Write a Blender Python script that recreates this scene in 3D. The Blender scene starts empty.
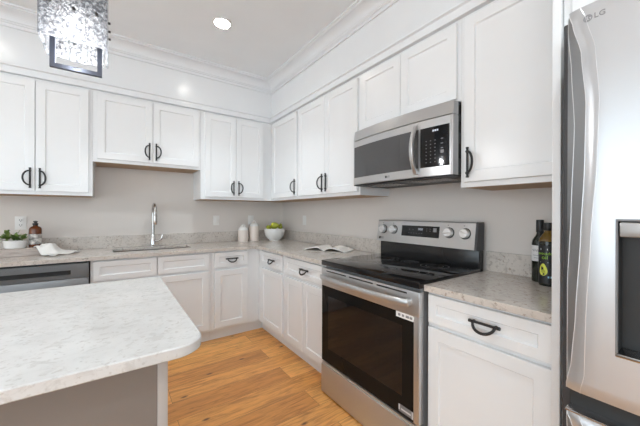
import bpy, bmesh, math, random
from mathutils import Vector, Matrix
random.seed(7)
PI = math.pi
sc = bpy.context.scene
COL = sc.collection

# ------------------------------------------------------------------ camera
cam_d = bpy.data.cameras.new('camera')
cam = bpy.data.objects.new('camera', cam_d)
COL.objects.link(cam)
cam_d.sensor_width = 36.0
cam_d.lens = 292.28 / 640 * 36.0
cam_d.clip_start = 0.02
yaw, pitch, roll = math.radians(35.284), math.radians(-0.082), math.radians(0.156)
F = Vector((math.sin(yaw), math.cos(yaw), 0)); R = Vector((math.cos(yaw), -math.sin(yaw), 0)); Z = Vector((0, 0, 1))
F2 = F * math.cos(pitch) + Z * math.sin(pitch); U2 = Z * math.cos(pitch) - F * math.sin(pitch)
R3 = R * math.cos(roll) + U2 * math.sin(roll); U3 = U2 * math.cos(roll) - R * math.sin(roll)
m = Matrix((R3, U3, -F2)).transposed().to_4x4()
m.translation = Vector((-1.871, -3.5175, 1.2631))
cam.matrix_world = m
sc.camera = cam

# ------------------------------------------------------------------ world, lights, exposure
w = bpy.data.worlds.new('world'); sc.world = w; w.use_nodes = True
w.node_tree.nodes['Background'].inputs[0].default_value = (0.80, 0.92, 1.0, 1)
w.node_tree.nodes['Background'].inputs[1].default_value = 2.1
sc.view_settings.view_transform = 'Standard'
sc.view_settings.look = 'None'
sc.view_settings.gamma = 1.0
sc.view_settings.use_curve_mapping = False
sc.view_settings.exposure = 0.82
sc.cycles.use_denoising = True
sc.cycles.max_bounces = 10
sc.cycles.sample_clamp_indirect = 6.0

# ------------------------------------------------------------------ materials
def new_mat(name, color=(0.8, 0.8, 0.8), rough=0.5, metal=0.0, **kw):
    mt = bpy.data.materials.new(name); mt.use_nodes = True
    b = mt.node_tree.nodes['Principled BSDF']
    b.inputs['Base Color'].default_value = (*color, 1)
    b.inputs['Roughness'].default_value = rough
    b.inputs['Metallic'].default_value = metal
    for k, v in kw.items():
        b.inputs[k.replace('_', ' ')].default_value = v
    return mt
def nodes(mt):
    nt = mt.node_tree
    return nt, nt.nodes, nt.links, nt.nodes['Principled BSDF']
def coords(nt, kind='Object', scale=(1, 1, 1), rot=(0, 0, 0)):
    tc = nt.nodes.new('ShaderNodeTexCoord'); mp = nt.nodes.new('ShaderNodeMapping')
    mp.inputs['Scale'].default_value = scale; mp.inputs['Rotation'].default_value = rot
    nt.links.new(tc.outputs[kind], mp.inputs['Vector'])
    return mp.outputs['Vector']
def noise(nt, vec, scale, detail=4, rough=0.55, dist=0.0):
    n = nt.nodes.new('ShaderNodeTexNoise'); n.inputs['Scale'].default_value = scale
    n.inputs['Detail'].default_value = detail; n.inputs['Roughness'].default_value = rough
    n.inputs['Distortion'].default_value = dist
    nt.links.new(vec, n.inputs['Vector']); return n.outputs['Fac']
def ramp(nt, fac, stops):
    r = nt.nodes.new('ShaderNodeValToRGB'); e = r.color_ramp.elements
    e[0].position = stops[0][0]; e[0].color = (*stops[0][1], 1)
    e[1].position = stops[-1][0]; e[1].color = (*stops[-1][1], 1)
    for p, c in stops[1:-1]:
        x = e.new(p); x.color = (*c, 1)
    nt.links.new(fac, r.inputs['Fac']); return r.outputs['Color']
def mix(nt, fac, a, b, mode='MIX'):
    x = nt.nodes.new('ShaderNodeMix'); x.data_type = 'RGBA'; x.blend_type = mode
    for s, v in ((x.inputs[0], fac), (x.inputs[6], a), (x.inputs[7], b)):
        if hasattr(v, 'is_linked'): nt.links.new(v, s)
        elif isinstance(v, tuple): s.default_value = (*v, 1)
        else: s.default_value = v
    return x.outputs[2]
def bump(nt, b, fac, strength=0.2, dist=0.01):
    n = nt.nodes.new('ShaderNodeBump'); n.inputs['Strength'].default_value = strength
    n.inputs['Distance'].default_value = dist
    nt.links.new(fac, n.inputs['Height']); nt.links.new(n.outputs['Normal'], b.inputs['Normal'])

def paint(name, color, rough, amt=0.015, bumps=0.04):
    mt = new_mat(name, color, rough); nt, N, L, b = nodes(mt)
    v = coords(nt)
    f = noise(nt, v, 3.0, 3)
    lo = tuple(c * (1 - amt) for c in color); hi = tuple(min(1, c * (1 + amt)) for c in color)
    L.new(ramp(nt, f, [(0.3, lo), (0.7, hi)]), b.inputs['Base Color'])
    bump(nt, b, noise(nt, v, 260, 2), bumps, 0.002)
    return mt
M = {}
M['cabinet'] = paint('white_cabinet_paint', (0.83, 0.838, 0.845), 0.24)
M['trim'] = paint('white_trim_paint', (0.80, 0.81, 0.825), 0.3)
M['soffit'] = paint('soffit_paint', (0.81, 0.82, 0.83), 0.2)
M['wall'] = paint('greige_wall_paint', (0.69, 0.64, 0.60), 0.6)
M['ceiling'] = paint('ceiling_paint', (0.87, 0.89, 0.905), 0.8)
M['room'] = paint('white_room_paint', (0.82, 0.82, 0.82), 0.7)
M['island'] = paint('taupe_island_paint', (0.20, 0.172, 0.152), 0.5)
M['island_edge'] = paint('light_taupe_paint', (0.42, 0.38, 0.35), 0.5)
M['raw_wood'] = paint('cabinet_underside_wood', (0.42, 0.28, 0.17), 0.6, 0.12)

def quartz(name, base, dark, rusty, k=1.0, stretch=(1, 1, 1)):
    mt = new_mat(name, base, 0.18); nt, N, L, b = nodes(mt)
    v = coords(nt, scale=stretch)
    cloud = ramp(nt, noise(nt, v, 7, 6, 0.65), [(0.38, tuple(c * (1 - 0.13 * k) for c in base)), (0.60, base)])
    f1 = noise(nt, v, 30, 6, 0.72, 0.8)
    c1 = mix(nt, ramp(nt, f1, [(0.53, (0, 0, 0)), (0.63, (k, k, k))]), cloud, dark)
    f2 = noise(nt, v, 62, 3, 0.6)
    c2 = mix(nt, ramp(nt, f2, [(0.60, (0, 0, 0)), (0.66, (0.85 * k,) * 3)]), c1, rusty)
    f3 = noise(nt, v, 17, 7, 0.75, 1.5)
    c3 = mix(nt, ramp(nt, f3, [(0.61, (0, 0, 0)), (0.66, (0.8 * k,) * 3)]), c2, tuple(c * 0.62 for c in dark))
    L.new(c3, b.inputs['Base Color'])
    return mt
M['quartz'] = quartz('pale_quartz', (0.64, 0.585, 0.535), (0.42, 0.375, 0.335), (0.32, 0.25, 0.20), 0.85)
M['quartz_island'] = quartz('white_quartz', (0.70, 0.70, 0.69), (0.53, 0.52, 0.505), (0.47, 0.44, 0.41), 0.62, (0.9, 1.1, 1.1))

def floor_mat():
    mt = new_mat('oak_planks', (0.5, 0.3, 0.15), 0.34); nt, N, L, b = nodes(mt)
    v = coords(nt)
    v.node.inputs['Location'].default_value = (0.3, 0.055, 0)
    br = N.new('ShaderNodeTexBrick'); L.new(v, br.inputs['Vector'])
    br.offset = 0.37; br.offset_frequency = 2
    br.inputs['Color1'].default_value = (0, 0, 0, 1); br.inputs['Color2'].default_value = (1, 1, 1, 1)
    br.inputs['Mortar'].default_value = (0.5, 0.5, 0.5, 1)
    br.inputs['Scale'].default_value = 1.0; br.inputs['Mortar Size'].default_value = 0.0012
    br.inputs['Mortar Smooth'].default_value = 0.3; br.inputs['Bias'].default_value = 0.0
    br.inputs['Brick Width'].default_value = 1.25; br.inputs['Row Height'].default_value = 0.19
    tone = ramp(nt, br.outputs['Color'], [(0.0, (0.58, 0.245, 0.066)), (0.5, (0.74, 0.345, 0.10)), (1.0, (0.86, 0.45, 0.15))])
    # grain runs along the planks; each plank shifts its own grain
    sh = N.new('ShaderNodeVectorMath'); sh.operation = 'MULTIPLY_ADD'
    L.new(br.outputs['Color'], sh.inputs[0]); sh.inputs[1].default_value = (9, 5, 3); L.new(v, sh.inputs[2])
    mp = N.new('ShaderNodeMapping'); mp.inputs['Scale'].default_value = (1.2, 11, 1); L.new(sh.outputs[0], mp.inputs['Vector'])
    g = noise(nt, mp.outputs['Vector'], 3.2, 8, 0.68, 1.2)
    c = mix(nt, 0.95, tone, ramp(nt, g, [(0.32, (0.62, 0.52, 0.44)), (0.5, (0.98, 0.97, 0.95)), (0.66, (1.18, 1.14, 1.10))]), 'MULTIPLY')
    g2 = noise(nt, mp.outputs['Vector'], 1.1, 4, 0.6, 2.0)
    c = mix(nt, ramp(nt, g2, [(0.54, (0, 0, 0)), (0.68, (0.5, 0.5, 0.5))]), c, (0.27, 0.10, 0.030))
    mk = N.new('ShaderNodeMapping'); mk.inputs['Scale'].default_value = (2.0, 4.5, 1); L.new(sh.outputs[0], mk.inputs['Vector'])
    vo = N.new('ShaderNodeTexVoronoi'); vo.inputs['Scale'].default_value = 1.6; L.new(mk.outputs['Vector'], vo.inputs['Vector'])
    c = mix(nt, ramp(nt, vo.outputs['Distance'], [(0.035, (0.95, 0.95, 0.95)), (0.10, (0, 0, 0))]), c, (0.09, 0.04, 0.02))
    c = mix(nt, br.outputs['Fac'], c, (0.16, 0.075, 0.035))
    L.new(c, b.inputs['Base Color'])
    bump(nt, b, g, 0.08, 0.004)
    return mt
M['floor'] = floor_mat()

def steel(name, color=(0.55, 0.55, 0.55), rough=0.28, stretch=(1, 1, 90), aniso=0.4, metal=0.78):
    mt = new_mat(name, color, rough, metal); nt, N, L, b = nodes(mt)
    v = coords(nt, scale=stretch)
    f = noise(nt, v, 14, 4)
    r = ramp(nt, f, [(0.3, (rough * 0.98,) * 3), (0.7, (rough * 1.02,) * 3)])
    L.new(r, b.inputs['Roughness'])
    return mt
M['steel'] = steel('brushed_steel')
M['steel_fridge'] = steel('fridge_steel', (0.56, 0.57, 0.585), 0.28, (1, 120, 1), 0.4, 0.6)
M['steel_dark_reflection'] = steel('dark_reflection_steel', (0.30, 0.305, 0.31), 0.3, (1, 120, 1))  # dark reflection along the fridge door edge, put into the colour
M['steel_dark'] = steel('dark_steel', (0.30, 0.31, 0.32), 0.32)
M['chrome'] = new_mat('chrome', (0.75, 0.75, 0.76), 0.10, 1.0)
M['nickel'] = new_mat('brushed_nickel', (0.50, 0.49, 0.48), 0.22, 1.0)
M['basin'] = new_mat('dark_basin_steel', (0.20, 0.18, 0.165), 0.35, 1.0)
M['knob_steel'] = new_mat('satin_knob_steel', (0.80, 0.80, 0.80), 0.32, 0.85)
M['black_metal'] = new_mat('black_metal', (0.012, 0.012, 0.013), 0.38)
M['black_glass'] = new_mat('black_glass', (0.009, 0.009, 0.010), 0.06, Specular_IOR_Level=0.38)
M['oven_glass'] = new_mat('oven_glass', (0.010, 0.0095, 0.009), 0.07, Specular_IOR_Level=0.13)
M['window_glass'] = new_mat('microwave_glass', (0.075, 0.075, 0.077), 0.07)
M['black_enamel'] = new_mat('black_enamel', (0.014, 0.014, 0.015), 0.2)
M['steel_glint'] = new_mat('painted_glint_steel', (0.72, 0.72, 0.73), 0.3, 0.6)  # bright reflection lines of the fridge door, put into the colour
M['black_plastic'] = new_mat('black_plastic', (0.02, 0.02, 0.02), 0.5)
M['grey_plastic'] = new_mat('grey_plastic', (0.18, 0.18, 0.185), 0.45)
M['dark_gap'] = new_mat('dark_grey_case', (0.06, 0.06, 0.064), 0.5)
M['white_plastic'] = new_mat('white_plastic', (0.80, 0.79, 0.77), 0.35)
M['ceramic'] = new_mat('white_ceramic', (0.80, 0.79, 0.77), 0.25)
M['cream'] = new_mat('cream_stoneware', (0.76, 0.675, 0.61), 0.4)
M['ink'] = new_mat('grey_print', (0.24, 0.24, 0.25), 0.5)
M['ink_white'] = new_mat('pale_print', (0.62, 0.62, 0.63), 0.5)
M['ink_dark'] = new_mat('dark_print', (0.03, 0.03, 0.03), 0.5)
M['paper'] = new_mat('page_paper', (0.80, 0.77, 0.73), 0.8)
M['cover'] = new_mat('book_cover', (0.62, 0.57, 0.52), 0.7)
M['sticker'] = new_mat('white_sticker', (0.85, 0.85, 0.84), 0.5)
M['linen'] = new_mat('white_linen', (0.80, 0.78, 0.75), 0.9)
M['amber'] = new_mat('amber_glass', (0.12, 0.033, 0.010), 0.1)
M['oil_glass'] = new_mat('dark_green_glass', (0.012, 0.014, 0.008), 0.08)
M['oil_gold'] = new_mat('golden_oil', (0.14, 0.08, 0.012), 0.12)
M['label_white'] = new_mat('white_label', (0.75, 0.73, 0.72), 0.6)
M['label_black'] = new_mat('black_label', (0.015, 0.015, 0.016), 0.4)
M['print_green'] = new_mat('green_print', (0.32, 0.62, 0.04), 0.5)
M['avocado'] = new_mat('avocado_print', (0.72, 0.75, 0.10), 0.5)
M['avocado_stone'] = new_mat('avocado_stone_print', (0.45, 0.47, 0.06), 0.5)
M['print_blue'] = new_mat('pale_blue_print', (0.35, 0.60, 0.75), 0.5)
M['soil'] = new_mat('soil', (0.05, 0.035, 0.025), 0.95)
M['stem'] = new_mat('stem', (0.12, 0.07, 0.03), 0.7)

def noisy(name, a, b_, scale, rough=0.5, stretch=(1, 1, 1)):
    mt = new_mat(name, a, rough); nt, N, L, b = nodes(mt)
    L.new(ramp(nt, noise(nt, coords(nt, scale=stretch), scale, 5), [(0.35, a), (0.65, b_)]), b.inputs['Base Color'])
    return mt
M['pear'] = noisy('green_pear_skin', (0.30, 0.34, 0.02), (0.46, 0.46, 0.05), 30, 0.35)
M['leaf'] = noisy('succulent_leaf', (0.09, 0.16, 0.03), (0.24, 0.34, 0.09), 18, 0.45)
M['pale_wood'] = noisy('whitewashed_wood', (0.40, 0.34, 0.305), (0.54, 0.47, 0.43), 9, 0.7, (1, 6, 14))
M['soap_label'] = noisy('patterned_soap_label', (0.75, 0.72, 0.68), (0.12, 0.11, 0.10), 28, 0.6)

def emit(name, color, strength):
    mt = new_mat(name, color, 0.5)
    b = mt.node_tree.nodes['Principled BSDF']
    b.inputs['Emission Color'].default_value = (*color, 1); b.inputs['Emission Strength'].default_value = strength
    return mt
M['lamp'] = emit('downlight_lens', (1.0, 0.98, 0.94), 60)
M['bulb'] = emit('pendant_bulb', (1.0, 0.98, 0.95), 6)
M['display'] = emit('lit_display_segments', (0.6, 0.65, 0.75), 0.12)
def crystal():
    mt = new_mat('seeded_crystal_glass', (0.97, 0.98, 1.0), 0.12); nt, N, L, b = nodes(mt)
    b.inputs['Transmission Weight'].default_value = 0.9
    b.inputs['IOR'].default_value = 1.45
    v = coords(nt)
    f = noise(nt, v, 95, 5, 0.72)
    bump(nt, b, f, 0.8, 0.01)
    L.new(ramp(nt, f, [(0.45, (0.05, 0.055, 0.07)), (0.53, (0.95, 0.97, 1.0))]), b.inputs['Base Color'])
    tr = N.new('ShaderNodeBsdfTranslucent'); tr.inputs['Color'].default_value = (0.97, 0.98, 1.0, 1)
    ms = N.new('ShaderNodeMixShader'); ms.inputs[0].default_value = 0.05
    L.new(b.outputs[0], ms.inputs[1]); L.new(tr.outputs[0], ms.inputs[2])
    L.new(ms.outputs[0], N['Material Output'].inputs['Surface'])
    return mt
M['crystal'] = crystal()
M['dark_iron'] = new_mat('blue_grey_iron', (0.10, 0.11, 0.14), 0.35, 0.8)

# ------------------------------------------------------------------ builders
def clean(o, smooth=None):
    me = o.data
    if smooth is not None:
        for p in me.polygons: p.use_smooth = True
        try: me.set_sharp_from_angle(angle=math.radians(smooth))
        except Exception: pass
class MB:
    """collects shapes and links them as ONE mesh object"""
    def __init__(s): s.bm = bmesh.new()
    def box(s, a, b, bev=0.0, seg=2):
        lo = Vector([min(x, y) for x, y in zip(a, b)]); hi = Vector([max(x, y) for x, y in zip(a, b)])
        r = bmesh.ops.create_cube(s.bm, size=1.0)
        for v in r['verts']:
            v.co = Vector([lo[i] + (v.co[i] + 0.5) * (hi[i] - lo[i]) for i in range(3)])
        if bev:
            es = list({e for v in r['verts'] for e in v.link_edges})
            bmesh.ops.bevel(s.bm, geom=es, offset=bev, segments=seg, affect='EDGES', profile=0.5)
        return s
    def rings(s, rings, close=True, cap0=True, cap1=True):
        vs = [[s.bm.verts.new(p) for p in r] for r in rings]
        n = len(vs[0])
        for a, b in zip(vs, vs[1:]):
            for i in range(n if close else n - 1):
                j = (i + 1) % n
                s.bm.faces.new((a[i], a[j], b[j], b[i]))
        if cap0 and n > 2: s.bm.faces.new(list(reversed(vs[0])))
        if cap1 and n > 2: s.bm.faces.new(vs[-1])
        return s
    def lathe(s, prof, c=(0, 0, 0), n=32, axis='z', rot=None, sx=1, sy=1):
        rr = []
        for r, z in prof:
            ring = []
            for i in range(n):
                t = 2 * PI * i / n
                p = Vector((max(r, 1e-5) * math.cos(t) * sx, max(r, 1e-5) * math.sin(t) * sy, z))
                if axis == 'x': p = Vector((p.z, p.x, p.y))
                if axis == 'y': p = Vector((p.x, p.z, p.y))
                if rot: p = rot @ p
                ring.append(p + Vector(c))
            rr.append(ring)
        return s.rings(rr)
    def cyl(s, c, r, h, n=24, axis='z'):
        return s.lathe([(r, 0), (r, h)], c, n, axis)
    def tube(s, pts, r, n=10):
        pts = [Vector(p) for p in pts]; rr = []
        rad = r if isinstance(r, (list, tuple)) else [r] * len(pts)
        up = None
        for i, p in enumerate(pts):
            d = (pts[min(i + 1, len(pts) - 1)] - pts[max(i - 1, 0)]).normalized()
            if up is None:
                up = Vector((0, 0, 1)) if abs(d.z) < 0.9 else Vector((1, 0, 0))
            a = d.cross(up).normalized(); up = a.cross(d).normalized()
            rr.append([p + (a * math.cos(2 * PI * k / n) + up * math.sin(2 * PI * k / n)) * rad[i] for k in range(n)])
        return s.rings(rr)
    def prism(s, poly, fn, t0, t1):
        """polygon (u,v) swept between t0 and t1; fn(u,v,t)->point"""
        return s.rings([[fn(u, v, t0) for u, v in poly], [fn(u, v, t1) for u, v in poly]])
    def build(s, name, mat, parent=None, local=False, smooth=35):
        bmesh.ops.recalc_face_normals(s.bm, faces=s.bm.faces)
        me = bpy.data.meshes.new(name); s.bm.to_mesh(me); s.bm.free()
        me.materials.append(M[mat] if isinstance(mat, str) else mat)
        o = bpy.data.objects.new(name, me); COL.objects.link(o)
        if parent is not None:
            o.parent = parent
            if not local:
                off = root_of(parent)
                me.transform(Matrix.Translation(-off))
        clean(o, smooth)
        return o
def root_of(o):
    v = Vector((0, 0, 0))
    while o is not None:
        v = v + o.location; o = o.parent
    return v
def tag(o, label, cat, group=None):
    o['label'] = label; o['category'] = cat
    if group: o['group'] = group
    return o
def thing(name, label, cat, loc=(0, 0, 0), rz=0.0, group=None):
    o = bpy.data.objects.new(name, None); COL.objects.link(o); o.empty_display_size = 0.05
    o.location = loc; o.rotation_euler = (0, 0, rz)
    return tag(o, label, cat, group)
def struct(o):
    o['kind'] = 'structure'; return o
def text_mesh(body, size, fn, name, mat, parent, local=False, extrude=0.0006, bold=0.0, align='CENTER'):
    """writing as a thin mesh; fn maps the flat (x, y, depth) to the surface it stands on"""
    cu = bpy.data.curves.new('writing', 'FONT'); cu.body = body; cu.size = size
    cu.align_x = align; cu.align_y = 'CENTER'; cu.extrude = extrude; cu.offset = bold; cu.resolution_u = 3
    t = bpy.data.objects.new('writing', cu); COL.objects.link(t)
    dg = bpy.context.evaluated_depsgraph_get(); dg.update()
    me = bpy.data.meshes.new_from_object(t.evaluated_get(dg))
    bpy.data.objects.remove(t); bpy.data.curves.remove(cu)
    for v in me.vertices: v.co = Vector(fn(v.co.x, v.co.y, v.co.z))
    me.name = name; me.materials.clear(); me.materials.append(M[mat])
    o = bpy.data.objects.new(name, me); COL.objects.link(o)
    if parent is not None:
        o.parent = parent
        if not local: me.transform(Matrix.Translation(-root_of(parent)))
    return o

# ------------------------------------------------------------------ room shell
CEIL = 2.80; XL = -6.0; YR = -7.0; SD = 0.33
def wallbox(name, a, b, mat='wall'):
    return struct(MB().box(a, b).build(name, mat))
struct(MB().box((XL, YR, -0.05), (0, 0, 0)).build('floor', 'floor'))
wallbox('ceiling', (XL, YR, CEIL), (0, 0, CEIL + 0.05), 'ceiling')
wallbox('wall_back', (XL, 0, -0.05), (0.1, 0.1, CEIL + 0.05))
wallbox('wall_right', (0, YR, -0.05), (0.1, 0, CEIL + 0.05))
def holed_wall(name, along, u0, u1, h0, h1, z0, z1, k0, k1):
    mb = MB()
    def bx(ua, ub, za, zb):
        if along == 'x': mb.box((ua, k0, za), (ub, k1, zb))
        else: mb.box((k0, ua, za), (k1, ub, zb))
    bx(u0, h0, -0.05, CEIL + 0.05); bx(h1, u1, -0.05, CEIL + 0.05)
    bx(h0, h1, -0.05, z0); bx(h0, h1, z1, CEIL + 0.05)
    return struct(mb.build(name, 'room'))
holed_wall('wall_rear', 'x', XL, 0.1, -5.2, -1.4, 0.35, 2.5, YR - 0.1, YR)  # unseen wall; its opening is added to let world light in
holed_wall('wall_left', 'y', YR - 0.1, 0.1, -6.8, -1.5, 0.08, 2.68, XL - 0.1, XL)  # unseen wall with a second, larger opening added for daylight
def window(name, along, u0, u1, z0, z1, k):
    fr = MB(); t = 0.05
    def bx(ua, ub, za, zb):
        if along == 'x': fr.box((ua, k - 0.07, za), (ub, k - 0.02, zb))
        else: fr.box((k - 0.07, ua, za), (k - 0.02, ub, zb))
    bx(u0, u1, z0, z0 + t); bx(u0, u1, z1 - t, z1)
    for i in range(5):
        c = u0 + (u1 - u0) * i / 4
        c = min(max(c, u0 + t / 2), u1 - t / 2)
        bx(c - t / 2, c + t / 2, z0 + t, z1 - t)
    struct(fr.build(name, 'trim'))
window('added_window_1', 'x', -5.2, -1.4, 0.35, 2.5, YR)  # frames for the two added light openings, both unseen
window('added_window_2', 'y', -6.8, -1.5, 0.08, 2.68, XL)

def lpath(mb, prof, xl, yr, closed=True):
    """profile of (distance from walls, z) run along the back wall, mitred, then along the right wall"""
    rr = [[(xl, -d, z) for d, z in prof], [(-d, -d, z) for d, z in prof], [(-d, yr, z) for d, z in prof]]
    mb.rings(rr)
    return mb
CT = 2.318   # top of the wall cabinets
struct(lpath(MB(), [(0, CT), (SD, CT), (SD, CEIL), (0, CEIL)], -4.2, -4.4).build('wall_soffit', 'soffit', smooth=None))
struct(lpath(MB(), [(SD, CT), (SD + 0.028, CT), (SD + 0.030, CT + 0.012), (SD + 0.022, CT + 0.016), (SD + 0.022, CT + 0.050),
                    (SD + 0.036, CT + 0.056), (SD + 0.036, CT + 0.066), (SD, CT + 0.068)], -4.2, -3.155).build('trim_1', 'trim', smooth=None))
cr = [(SD, 2.667), (SD + 0.012, 2.667), (SD + 0.012, 2.690), (SD + 0.020, 2.695), (SD + 0.020, 2.703)]
for i in range(9):
    t = i / 8 * PI / 2
    cr.append((SD + 0.026 + 0.062 * (1 - math.cos(t)), 2.708 + 0.064 * math.sin(t)))
cr += [(SD + 0.096, 2.776), (SD + 0.096, 2.784), (SD + 0.108, 2.788), (SD + 0.108, CEIL), (SD, CEIL)]
struct(lpath(MB(), cr, -4.2, -4.4).build('trim_2', 'trim', smooth=None))

# ------------------------------------------------------------------ cabinets
def shaker(w, h, rail=0.056, t=0.02, rec=0.009, ch=0.005):
    mb = MB()
    def rect(i, y): return [(i, y, i), (w - i, y, i), (w - i, y, h - i), (i, y, h - i)]
    mb.rings([rect(0, 0), rect(0, -t + 0.002), rect(0.002, -t), rect(rail, -t), rect(rail + ch, -t + rec)])
    return mb
def handle_mb(vertical=True, side=1, t=0.02, L=0.0775, P=0.056, S=0.037):
    """rod with ball ends close to the front, two posts, and a bowed grip; side = where the bow goes"""
    mb = MB()
    def pt(u, s, o):     # u along the rod, s sideways, o outwards
        return (s * side, -t - o, u) if vertical else (u, -t - o, -s)
    mb.tube([pt(-L, 0, 0.010), pt(L, 0, 0.010)], 0.0060, 8)
    for sgn in (-1, 1):
        mb.tube([pt(sgn * (L - 0.006), 0, 0.010), pt(sgn * (L + 0.002), 0, 0.010)], 0.0074, 8)
        mb.tube([pt(sgn * P, 0, 0.0), pt(sgn * P, 0, 0.018)], 0.0070, 8)
        mb.tube([pt(sgn * (P - 0.006), 0, 0.012), pt(sgn * (P + 0.006), 0, 0.012)], 0.0066, 8)
    arc = []
    for i in range(17):
        a = PI * i / 16
        arc.append(pt(-P * math.cos(a), S * math.sin(a), 0.012 + 0.022 * math.sin(a)))
    mb.tube(arc, [0.0052 + 0.0012 * math.sin(PI * i / 16) for i in range(17)], 8)
    return mb
def cabinet(name, label, wall, a, b, z0, z1, depth, fronts, base=False, cat='cabinet', group=None, underside=True, hollow=False, toe_ext=0.0):
    """a, b along the wall seen from the front, left to right; fronts: dicts of doors and drawers in the same coordinates"""
    if wall == 'back':
        root = thing(name, label, cat, (a, -0.001, z0), 0.0, group); W = b - a
        U = lambda u: u - a
    else:
        root = thing(name, label, cat, (-0.001, a, z0), -PI / 2, group); W = a - b
        U = lambda u: a - u
    H = z1 - z0; D = depth - 0.001
    g = 0.0006
    if base:
        mb = MB()
        if hollow:
            mb.box((g, 0, 0.112), (0.018, -D, H)).box((W - 0.018, 0, 0.112), (W - g, -D, H)).box((0.018, 0, 0.112), (W - 0.018, -D, 0.13))
            mb.box((0.018, 0, 0.13), (W - 0.018, -0.012, H)).box((0.018, -D, 0.13), (W - 0.018, -D + 0.018, H))
        else: mb.box((g, 0, 0.112), (W - g, -D, H))
        mb.build('carcass', 'cabinet', root, True)
        MB().box((g, 0, 0.0), (W - g + toe_ext, -D + 0.064, 0.1115)).build('toe_kick', 'cabinet', root, True)
    else:
        MB().box((g, 0, 0.0), (W - g, -D, H)).build('carcass', 'cabinet', root, True)
        if underside:
            MB().box((0.016, -0.004, -0.002), (W - 0.016, -D + 0.02, 0.004)).build('underside', 'raw_wood', root, True)['label'] = 'brown wood underside'
    for f in fronts:
        u0, u1 = sorted((U(f['u'][0]), U(f['u'][1])))
        zz0, zz1 = f['z'][0] - z0, f['z'][1] - z0
        kind = f.get('k', 'door')
        d = shaker(u1 - u0, zz1 - zz0, f.get('rail', 0.056 if kind == 'door' else 0.042))
        o = d.build(kind, 'cabinet', root, True, smooth=None)
        o.location = (u0, -D - 0.0005, zz0)
        h = f.get('h')
        if h:
            if kind == 'door':
                hu = 0.026 if h == 'L' else (u1 - u0) - 0.026
                hb = handle_mb(True, 1 if h == 'L' else -1).build('handle', 'black_metal', o, True)
                hb.location = (hu, 0, f.get('hz', 1.528) - f['z'][0])
            else:
                hb = handle_mb(False, L=0.060, P=0.044, S=0.032).build('handle', 'black_metal', o, True)
                hb.location = ((u1 - u0) / 2 + f.get('hx', 0), 0, (zz1 - zz0) / 2 + 0.006)
            hb['label'] = 'black iron handle with a rod and bowed grip'
    return root
UZ0, UZ1, DT, DB = 1.40, CT - 0.001, 2.296, 1.427
def d(u0, u1, z0=DB, z1=DT, **k): return dict(u=(u0, u1), z=(z0, z1), **k)
G = 'white wall cabinets'
cabinet('wall_cabinet', 'tall white two-door wall cabinet at the left end, above the soap bottle and plant', 'back', -2.745, -2.016, UZ0, UZ1, SD,
        [d(-2.718, -2.374, h='R'), d(-2.370, -2.042, h='L')], group=G)
cabinet('wall_cabinet', 'short white two-door wall cabinet hung higher above the sink and faucet', 'back', -2.016, -1.133, 1.70, UZ1, SD,
        [d(-1.987, -1.5675, 1.727, DT, h='R', hz=1.83), d(-1.5635, -1.152, 1.727, DT, h='L', hz=1.83)], group=G)
cabinet('wall_cabinet', 'tall white two-door wall cabinet on the back wall in the corner, above the canisters', 'back', -1.133, -0.3305, UZ0, UZ1, SD,
        [d(-1.092, -0.7655, h='R'), d(-0.7615, -0.437, h='L')], group=G)
cabinet('wall_cabinet', 'narrow white single-door wall cabinet first along the right wall, beside the corner', 'right', -0.001, -0.963, UZ0, UZ1, SD,
        [d(-0.395, -0.946, h='R')], group=G)
cabinet('wall_cabinet', 'tall white two-door wall cabinet above the open book, left of the microwave', 'right', -0.963, -1.872, UZ0, UZ1, SD,
        [d(-0.982, -1.4295, h='R'), d(-1.4335, -1.855, h='L')], group=G)
cabinet('wall_cabinet', 'short white two-door wall cabinet directly above the microwave', 'right', -1.872, -2.664, 1.872, UZ1, SD,
        [d(-1.888, -2.2635, 1.885, DT), d(-2.2675, -2.646, 1.885, DT)], group=G, underside=False)
cabinet('wall_cabinet', 'tall white single-door wall cabinet between the microwave and the fridge, above the oil bottles', 'right', -2.664, -3.163, UZ0, UZ1, SD,
        [d(-2.688, -3.148, h='L')], group=G)
MB().box((-0.665, -3.188, 0.0), (-0.001, -3.165, CT - 0.001), 0.001).build('fridge_end_panel', 'cabinet')
tag(bpy.data.objects['fridge_end_panel'], 'tall narrow white end panel standing between the counter and the fridge', 'panel')
cabinet('fridge_cabinet', 'white cabinet above the fridge, cut off by the top of the photo', 'right', -3.190, -4.16, 1.845, UZ1, 0.645,
        [d(-3.215, -3.673, 1.868, DT), d(-3.677, -4.135, 1.868, DT)], underside=False)

BZ = 0.882; BD = 0.60
GB = 'white base cabinets'
cabinet('base_cabinet', 'white sink base cabinet with two plain drawer fronts, under the sink beside the dishwasher', 'back', -2.018, -1.095, 0, BZ, BD,
        [d(-2.000, -1.560, 0.715, 0.868, k='drawer'), d(-1.551, -1.121, 0.715, 0.868, k='drawer'),
         d(-2.000, -1.560, 0.135, 0.695), d(-1.551, -1.121, 0.135, 0.695)], base=True, group=GB, hollow=True)
cabinet('base_cabinet', 'white one-drawer base cabinet against the back wall, right of the sink cabinet', 'back', -1.095, -0.601, 0, BZ, BD,
        [d(-1.066, -0.735, 0.725, 0.868, k='drawer', h=1), d(-1.066, -0.735, 0.135, 0.695)], base=True, group=GB, toe_ext=0.063)
cabinet('base_cabinet', 'white corner base cabinet with one small drawer and one door, first along the right wall', 'right', -0.001, -1.178, 0, BZ, BD,
        [d(-0.69, -1.152, 0.725, 0.868, k='drawer', h=1, hx=0.03), d(-0.69, -1.152, 0.135, 0.695)], base=True, group=GB)
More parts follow.
